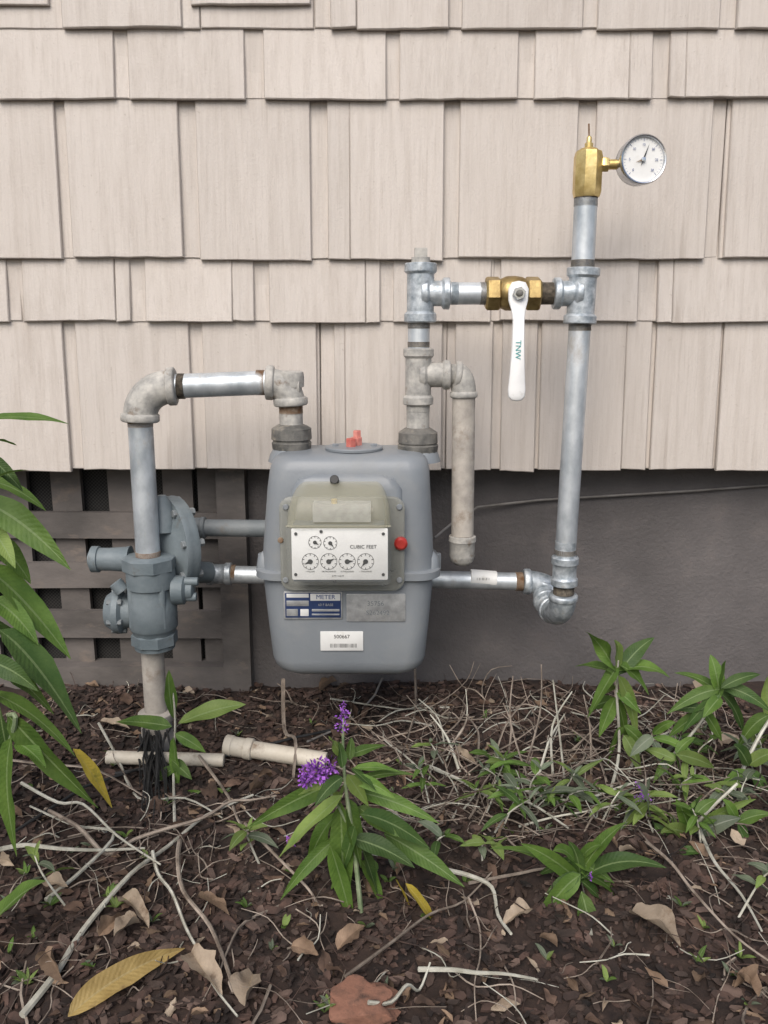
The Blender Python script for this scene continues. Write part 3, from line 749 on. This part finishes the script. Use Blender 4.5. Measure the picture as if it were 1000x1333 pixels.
def curve(pts,n=6):
    pts=[Vector(p) for p in pts]; o=[]
    for i in range(len(pts)-1):
        p0=pts[max(i-1,0)];p1=pts[i];p2=pts[i+1];p3=pts[min(i+2,len(pts)-1)]
        for k in range(n):
            t=k/n; o.append(.5*((2*p1)+(p2-p0)*t+(2*p0-5*p1+4*p2-p3)*t*t+(3*p1-p0-3*p2+p3)*t**3))
    o.append(pts[-1]); return o
def stem(mb,pts,r0,r1,mat,n=6):
    c=curve(pts,n); m=len(c)
    mb.tube(c,[r0+(r1-r0)*i/(m-1) for i in range(m)],mat,7)
def shoot(mb,base,tip,L0,w0,mats,npair=6,start=.35,stemmat='stemg',r=.002):
    base=Vector(base);tip=Vector(tip); mid=(base+tip)/2+Vector((U(-.01,.01),U(-.01,.01),.01))
    c=curve([base,mid,tip],8); m=len(c); mb.tube(c,[r*(1-.5*i/(m-1)) for i in range(m)],stemmat,7)
    ph=U(0,3)
    for i in range(npair):
        t=start+(1-start)*(i+1)/npair; p=c[min(m-1,int(t*(m-1)))]
        sz=(1-.55*max(0,(t-.8)/.2)) if t>.8 else .8+.2*t
        for s_ in(0,math.pi):
            a=ph+i*1.57+s_+U(-.3,.3); el=U(-.15,.5)+.5*(t>.9)
            d=Vector((math.cos(a)*math.cos(el),math.sin(a)*math.cos(el),math.sin(el)))
            Lf=L0*sz*U(.65,1.15)
            leaf(mb,p,p+d*Lf-Z*Lf*U(.05,.45),w0*sz*U(.8,1.2),random.choice(mats),U(.08,.25),Vector((U(-.4,.4),U(-.4,.4),1)))
def petals(mb,c,r,n,mat='pur'):
    for i in range(n):
        d=Vector((U(-1,1),U(-1,1),U(-1,1))).normalized(); p=c+d*r*U(.1,.9); e=p+d*r*U(.2,.6)
        s_=d.cross(Vector((U(-1,1),U(-1,1),U(-1,1)))).normalized()*r*U(.10,.2)
        mb.add([p,(p+e)/2+s_,e,(p+e)/2-s_],[(0,1,2,3)],mat)
gm=['lg','lg','ld','lp']
P=MB(); y=-.55
base=G(470,1190)
stem(P,[base,W(462,1110,y),W(452,1040,y),W(447,985,y+.01),W(447,935,y+.015)],.0028,.0012,'stemg')
stem(P,[W(458,1085,y),W(435,1040,y),W(415,1012,y)],.0016,.001,'stemg')
for a in [(448,1015,322,1078,22),(450,1020,432,1100,20),(446,1035,362,1118,22),(444,1045,450,1195,27),(455,1040,470,1130,22),(460,1030,572,1072,18),(458,1020,545,1010,12),
 (460,1000,520,1005,14),(450,985,502,970,12),(446,985,428,958,12),(455,990,458,960,12),(470,1060,560,1105,22),(500,1085,605,1155,22),(470,1100,492,1165,22),(440,1090,365,1172,16),(430,1100,462,1215,20),
 (455,1090,540,1130,22),(470,1120,498,1180,18),(430,1020,388,1035,12),(440,1060,400,1130,20),(465,1050,520,1090,18),(462,1075,440,1150,18),(452,1008,480,1050,16),(446,1012,410,1050,16),(456,1012,515,1040,15),(446,1000,440,965,13),(440,1030,415,1085,16),(462,1110,430,1160,14),(458,1000,490,1030,14)]:
    pleaf(P,*a,y+U(-.02,.02),random.choice(gm),None,U(.03,.16))
pleaf(P,515,1145,548,1225,17,y,'ly'); pleaf(P,528,1150,572,1215,14,y,'ly')
for (a,b,r,n_) in((412,1003,.012,130),(400,1014,.010,90),(398,1000,.007,40),(428,998,.010,80),(421,1008,.008,50),(447,930,.007,60),(446,945,.007,45),(448,917,.005,25),(378,1094,.006,40),(384,1090,.004,15)):
    petals(P,W(a,b,y-.01),r,n_)
P.build('sage_plant')
P=MB(); y=-.62
for a in [(-20,545,90,552,15,0),(-10,572,22,580,10,0),(-30,640,38,612,20,0),(-30,650,92,742,34,0),(-20,625,60,665,16,0),(-25,735,92,858,38,0),(-20,700,40,760,26,0),(0,820,106,955,40,1),(-15,900,98,985,22,0),(10,930,128,1052,34,0),
  (-10,780,50,840,26,0),(15,960,22,1115,30,0),(20,965,60,1000,20,0),(-20,1215,60,1147,36,0),(-20,860,50,900,24,1),(0,920,12,990,24,1),(-20,590,30,640,16,1),(-30,800,70,870,22,1),(-10,860,70,930,26,0),(-20,680,20,740,22,3)]:
    pleaf(P,*a[:5],y+U(-.03,.03),'lg' if a[5]==0 else 'ld' if a[5]==1 else 'lp',None,U(.05,.2))
pleaf(P,95,975,146,1052,20,y,'ly'); 
stem(P,[G(-40,1120),W(-10,950,y),W(-15,800,y),W(-30,600,y),W(-25,520,y)],.004,.002,'stemg')
stem(P,[G(-60,1150),W(15,960,y),W(10,930,y)],.003,.002,'stemg')
for i in range(5): shoot(P,G(-90-30*i,1100),W(-80-60*i,600+40*i,y),.10,.026,gm,7)
P.build('sage_plant')
P=MB(); y=-.30
stem(P,[G(228,1085),W(226,1010,y),W(228,940,y),W(225,900,y)],.0022,.0012,'stemw')
for a in [(232,942,320,917,24),(224,946,150,940,20),(226,935,220,872,16),(228,955,268,980,14),(226,960,232,1030,16),(224,990,250,1015,14),(232,1000,200,1020,12),(230,1050,262,1030,14),(229,1065,200,1085,12)]: pleaf(P,*a,y,random.choice(gm),None,.1)
P.build('sage_plant')
P=MB(); y=-.27
def whorl(cx_,cy_,lst,y,w=17,mats=gm):
    for (a,b) in lst: pleaf(P,cx_,cy_+U(-8,8),a,b,w*U(.75,1.15),y+U(-.012,.012),random.choice(mats),None,U(.08,.28))
whorl(805,872,[(762,822),(852,830),(748,868),(765,935),(830,965),(872,882),(800,835),(785,905),(845,905)],y,19)
whorl(802,905,[(765,925),(835,930),(815,965),(780,960)],y,15)
whorl(812,950,[(790,1000),(850,985),(835,1010)],y,14)
stem(P,[G(790,1050),W(806,980,y),W(803,900,y),W(805,860,y)],.0025,.0014,'stemw')
whorl(938,902,[(990,878),(925,852),(878,876),(968,955),(888,955),(1005,928),(868,930),(945,860),(915,935),(985,910)],y,17)
whorl(915,925,[(870,960),(940,965),(880,925),(935,900)],y,15)
stem(P,[G(820,1085),W(855,1010,y),W(905,950,y),W(938,900,y)],.003,.0016,'stemw')
whorl(1002,935,[(1040,900),(960,975),(1000,880),(1045,960)],y,16)
stem(P,[G(935,1090),W(950,1040,y-.05),W(985,965,y-.03),W(1010,925,y)],.0035,.002,'stemw')
whorl(850,960,[(905,985),(820,985),(880,940),(870,1010)],y-.02,13,['lgr','lg'])
whorl(880,985,[(930,1000),(850,1020),(905,960),(890,1030),(840,975)],y-.04,14,['lp','lg'])
whorl(975,1000,[(1010,980),(940,1020),(1000,1040),(955,970)],y-.05,15)
P.build('sage_plant')
P=MB(); y=-.52
whorl(756,1143,[(678,1098),(816,1070),(868,1130),(688,1222),(638,1105),(832,1192),(740,1095),(705,1180),(790,1180)],y,22)
pleaf(P,757,1160,776,1300,24,y-.02,'lg',-.04); whorl(770,1165,[(815,1215),(735,1220)],y,18)
whorl(748,1125,[(720,1108),(785,1100),(700,1140),(800,1150)],y,15)
stem(P,[G(770,1210),W(762,1165,y),W(756,1135,y)],.0025,.0016,'stemw'); petals(P,W(768,1142,y-.02),.005,30)
y=-.42
whorl(900,1085,[(852,1125),(965,1065),(1005,1100),(880,1040),(935,1130),(860,1085),(915,1035),(985,1040)],y,17,gm+['lgr'])
whorl(960,1075,[(1005,1060),(940,1040),(1010,1120),(975,1120)],y,16)
stem(P,[G(870,1180),W(890,1120,y),W(905,1075,y),W(960,1020,y+.02)],.003,.0018,'stemw')
whorl(875,1140,[(840,1180),(900,1165),(920,1150)],y-.03,14)
whorl(880,1110,[(840,1140),(925,1110),(890,1160),(850,1070)],y-.02,15,gm+['lgr'])
for k in range(4): petals(P,W(838+U(-14,14),1030+U(-10,10),y),.006,30)
whorl(845,1050,[(810,1080),(880,1070),(830,1020),(860,1100)],y,14,['lgr','lp','lg'])
P.build('sage_plant')
P=MB()
L_=[(640,1030,655,985),(690,1060,700,1040),(600,1060,615,1025),(560,1050,545,1000),(720,1060,745,1040),(660,1000,630,960),(780,1080,800,1060),(850,1090,840,1060),(580,1000,560,975),(340,1140,330,1110),(640,1090,680,1075),(960,1200,990,1150),(90,1190,60,1140),(990,1020,970,990),(905,1010,925,985)]
for k in range(16): a=U(540,990); b=U(980,1130); L_.append((a,b,a+U(-30,30),b-U(10,40)))
for (a,b,c_,d_) in L_:
    B0=G(a,b); T0=G(c_,d_)
    T=Vector((B0.x+(c_-a)*.0011,B0.y+U(-.02,.02),B0.z+U(.030,.065)))
    shoot(P,B0,T,U(.032,.060),U(.008,.013),random.choice([['lgr','lg'],['lgr','lp'],['ld','lg','lgr'],['lp','lg']]),random.choice([3,4,5]),.25,'stemw',.0014)
for k in range(70):
    a=U(0,1000); b=U(930,1333); B0=G(a,b); 
    for j in range(random.choice((3,4,6))):
        t=U(0,6.3); d=Vector((math.cos(t),math.sin(t),U(.3,1)))*U(.006,.014); leaf(P,B0+Z*.004,B0+Z*.006+d,U(.003,.006),random.choice(['lp','lg','lgr']),.2,(0,-.2,1),5)
P.build('sage_plant')
# ---------------- LITTER
C_=MB()
def chip(mb,p,l,w,t,mat):
    rot=Matrix.Rotation(U(0,6.3),3,'Z')@Matrix.Rotation(U(-.5,.5),3,'X')@Matrix.Rotation(U(-.4,.4),3,'Y')
    vs=[]
    for z in(-1,1):
        for (x,y) in((-1,-.5),(-.5,-1),(.7,-.8),(1,.1),(.5,.9),(-.7,.8)):
            vs.append(p+rot@Vector((x*l*U(.7,1.1)/2,y*w*U(.7,1.1)/2,z*t/2*U(.6,1.2))))
    mb.add(vs,[(5,4,3,2,1,0),(6,7,8,9,10,11)]+[(i,(i+1)%6,(i+1)%6+6,i+6) for i in range(6)],mat)
for i in range(19000):
    if i<16000: x=U(-.62,.62); y=U(-.80,.045)
    else: x=U(-1.7,1.7); y=U(-1.6,.045)
    s_=U(.2,1)**2.2
    chip(C_,Vector((x,y,gh(x,y)+U(0,.005))),.003+.024*s_,.002+.009*s_,U(.001,.004),'chip' if R()<.66 else 'pebble')
C_.build('bark_mulch',None,False)
Lv=MB()
for i in range(1500):
    if i<1250: x=U(-.6,.6); y=U(-.80,.03)
    else: x=U(-1.5,1.5); y=U(-1.5,.03)
    p=Vector((x,y,gh(x,y)+U(.000,.007))); a=U(0,6.3); l=U(.006,.026)*(1 if R()<.9 else 1.5)
    d=Vector((math.cos(a),math.sin(a),U(-.15,.4)))*l
    leaf(Lv,p,p+d,l*U(.2,.65),random.choices(['lb','lb2','lb3'],[5,1.4,8])[0],U(-.2,.4),Vector((U(-.8,.8),U(-.8,.8),1)),7,U(-.9,1.1),.35)
for (a,b,c,d,w,m) in((90,1340,242,1258,30,'lyb'),(250,1260,290,1320,34,'lb2'),(330,1290,320,1335,36,'lb2'),(60,1255,85,1300,24,'lb'),(160,1185,195,1228,26,'lb2'),(820,1200,885,1245,40,'lb2'),(0,1130,20,1142,18,'lb2'),(260,1185,300,1215,24,'lb'),(440,1250,475,1222,22,'lb'),(130,1235,160,1210,26,'lb'),(590,990,620,1005,26,'lb2'),(60,1160,90,1170,20,'lb2'),(960,1280,985,1315,28,'lb'),(380,1250,415,1260,22,'lb'),(690,1190,655,1212,24,'lb2'),(130,950,170,960,20,'lb2'),(180,1215,150,1240,28,'lb2')):
    A=G(a,b)+Z*.010; B=G(c,d)+Z*.012; leaf(Lv,A,B,w*.00085,m,.12,Vector((U(-.5,.5),-.4,1)),16,.5 if m!='lyb' else .1,.3)
Lv.build('fallen_leaves')
T=MB()
def gt(pts,r,mat='twig',hs=None):
    q=[]
    for i,(a,b) in enumerate(pts):
        q.append(G(a,b)+Z*((hs[i] if hs else U(.006,.022))))
        if i<len(pts)-1:
            c=pts[i+1]; f=.5; q.append(G(a+(c[0]-a)*f+U(-7,7),b+(c[1]-b)*f+U(-7,7))+Z*U(.006,.022))
    stem(T,q,r,r*.45,mat,4)
gt([(30,1333),(110,1225),(220,1110),(330,1048)],.0036,'stemw'); gt([(200,1130),(225,1180),(262,1270),(310,1345)],.0022,'stemw'); gt([(60,1060),(140,1120),(220,1100),(300,1060),(360,1045)],.0030)
gt([(235,1110),(240,1180),(300,1290),(305,1320)],.003,'twig'); gt([(505,1105),(570,1140),(640,1165),(665,1228)],.0034,'stemw'); gt([(545,1268),(620,1285),(700,1283)],.0026,'stemw'); gt([(480,1333),(530,1300),(560,1268)],.0022,'stemw')
gt([(840,1120),(900,1190),(1010,1280)],.0022); gt([(610,1160),(720,1140),(820,1160)],.002); gt([(660,1040),(750,1060),(870,1020)],.0028,'stemw'); gt([(560,1010),(640,1045),(740,1090)],.0028,'stemw'); gt([(370,930),(385,985),(380,1030)],.0035,'twig',[.07,.03,.0])
gt([(540,905),(535,960),(520,1000)],.0025,'twig',[.05,.02,.01]); gt([(0,1120),(80,1128),(190,1120)],.0032,'stemw'); gt([(60,1180),(150,1100),(40,1060)],.0026,'stemw'); gt([(900,1080),(930,1150),(990,1230)],.0025,'stemw'); gt([(450,1290),(560,1200),(640,1150)],.0018); gt([(0,1000),(120,1020),(200,1050)],.002); gt([(320,1100),(400,1180),(420,1200)],.002)
gt([(130,960),(180,1040),(290,1075)],.0022,'stemw'); gt([(30,1040),(110,1065),(210,1145)],.0024,'stemw'); gt([(610,1180),(625,1250),(620,1333)],.0012); gt([(430,920),(500,935),(560,920)],.0016,'stemw'); gt([(260,1000),(300,1050),(330,1120)],.0026,'twig')
for (a,b,c,d) in ((680,1010,705,865),(720,1005,745,900),(640,1000,690,905),(770,1010,760,905),(600,1010,560,930),(700,1010,735,930),(740,980,790,930),(580,980,545,910),(660,990,655,915),(815,1010,890,945),(690,1020,668,880),(735,1010,720,885),(620,1000,600,925),(560,1000,610,930),(790,1020,745,950)):
    A=G(a,b); B=W(c,d,A.y+U(.02,.08)); stem(T,[A,(A+B)/2+Vector((U(-.015,.015),0,.01)),B],U(.0014,.0026),.0009,random.choice(['twig','stemw']),6)
def rtwig(x,y,l,r,mat,lift):
    a=U(0,6.3); pts=[]; p=Vector((x,y,gh(x,y)+U(.000,.008)))
    for k in range(4):
        pts.append(p.copy()); a+=U(-.7,.7); st=l/3
        p=p+Vector((math.cos(a)*st,math.sin(a)*st,0)); p.z=gh(p.x,p.y)+U(.000,.008)+lift*(k+1)/3*U(.3,1)
        if p.y>.04: p.y=.04
    stem(T,pts,r,r*.5,mat,3)
for i in range(900): rtwig(U(-.60,.60),U(-.78,.0),U(.015,.10),U(.0003,.0011),random.choices(['twig','chip','stemw'],[6,4,1.5])[0],.010 if R()<.7 else .03)
for i in range(380): 
    px=U(470,980); py=U(920,1090); g0=G(px,py); rtwig(g0.x,g0.y,U(.04,.16),U(.0004,.0017),random.choices(['twig','stemw','chip'],[5,1.3,2])[0],U(.01,.07))
for i in range(200): rtwig(U(-1.5,1.5),U(-1.5,0),U(.04,.16),U(.0006,.002),'twig',.015)
T.build('dry_twigs')

# ---------------- CAMERA & LIGHT
cam=bpy.data.cameras.new('camera'); co=bpy.data.objects.new('camera',cam); sc.collection.objects.link(co)
co.location=(0,-D,H0); co.rotation_euler=(math.radians(90)-PT,0,0); cam.sensor_fit='HORIZONTAL'; cam.sensor_width=36; cam.lens=36*F/1000; cam.clip_start=.02; cam.clip_end=1000
sc.camera=co
w=bpy.data.worlds.new('World'); sc.world=w; w.use_nodes=True; nt=w.node_tree; bg=nt.nodes['Background']
sk=nt.nodes.new('ShaderNodeTexSky'); sk.sky_type='NISHITA'; sk.sun_disc=False
el=math.radians(45); az=math.radians(195)
sk.sun_elevation=el; sk.sun_rotation=az; sk.dust_density=3; sk.air_density=1
nt.links.new(sk.outputs[0],bg.inputs['Color']); bg.inputs['Strength'].default_value=.15
sl=bpy.data.lights.new('sun','SUN'); sl.energy=2.7; sl.angle=math.radians(45); sl.color=(1,.96,.905)
so=bpy.data.objects.new('sun',sl); sc.collection.objects.link(so)
dv=Vector((math.sin(az)*math.cos(el),math.cos(az)*math.cos(el),math.sin(el)))
so.rotation_euler=dv.to_track_quat('Z','Y').to_euler()
sc.view_settings.view_transform='Standard'; sc.view_settings.look='None'; sc.view_settings.exposure=0
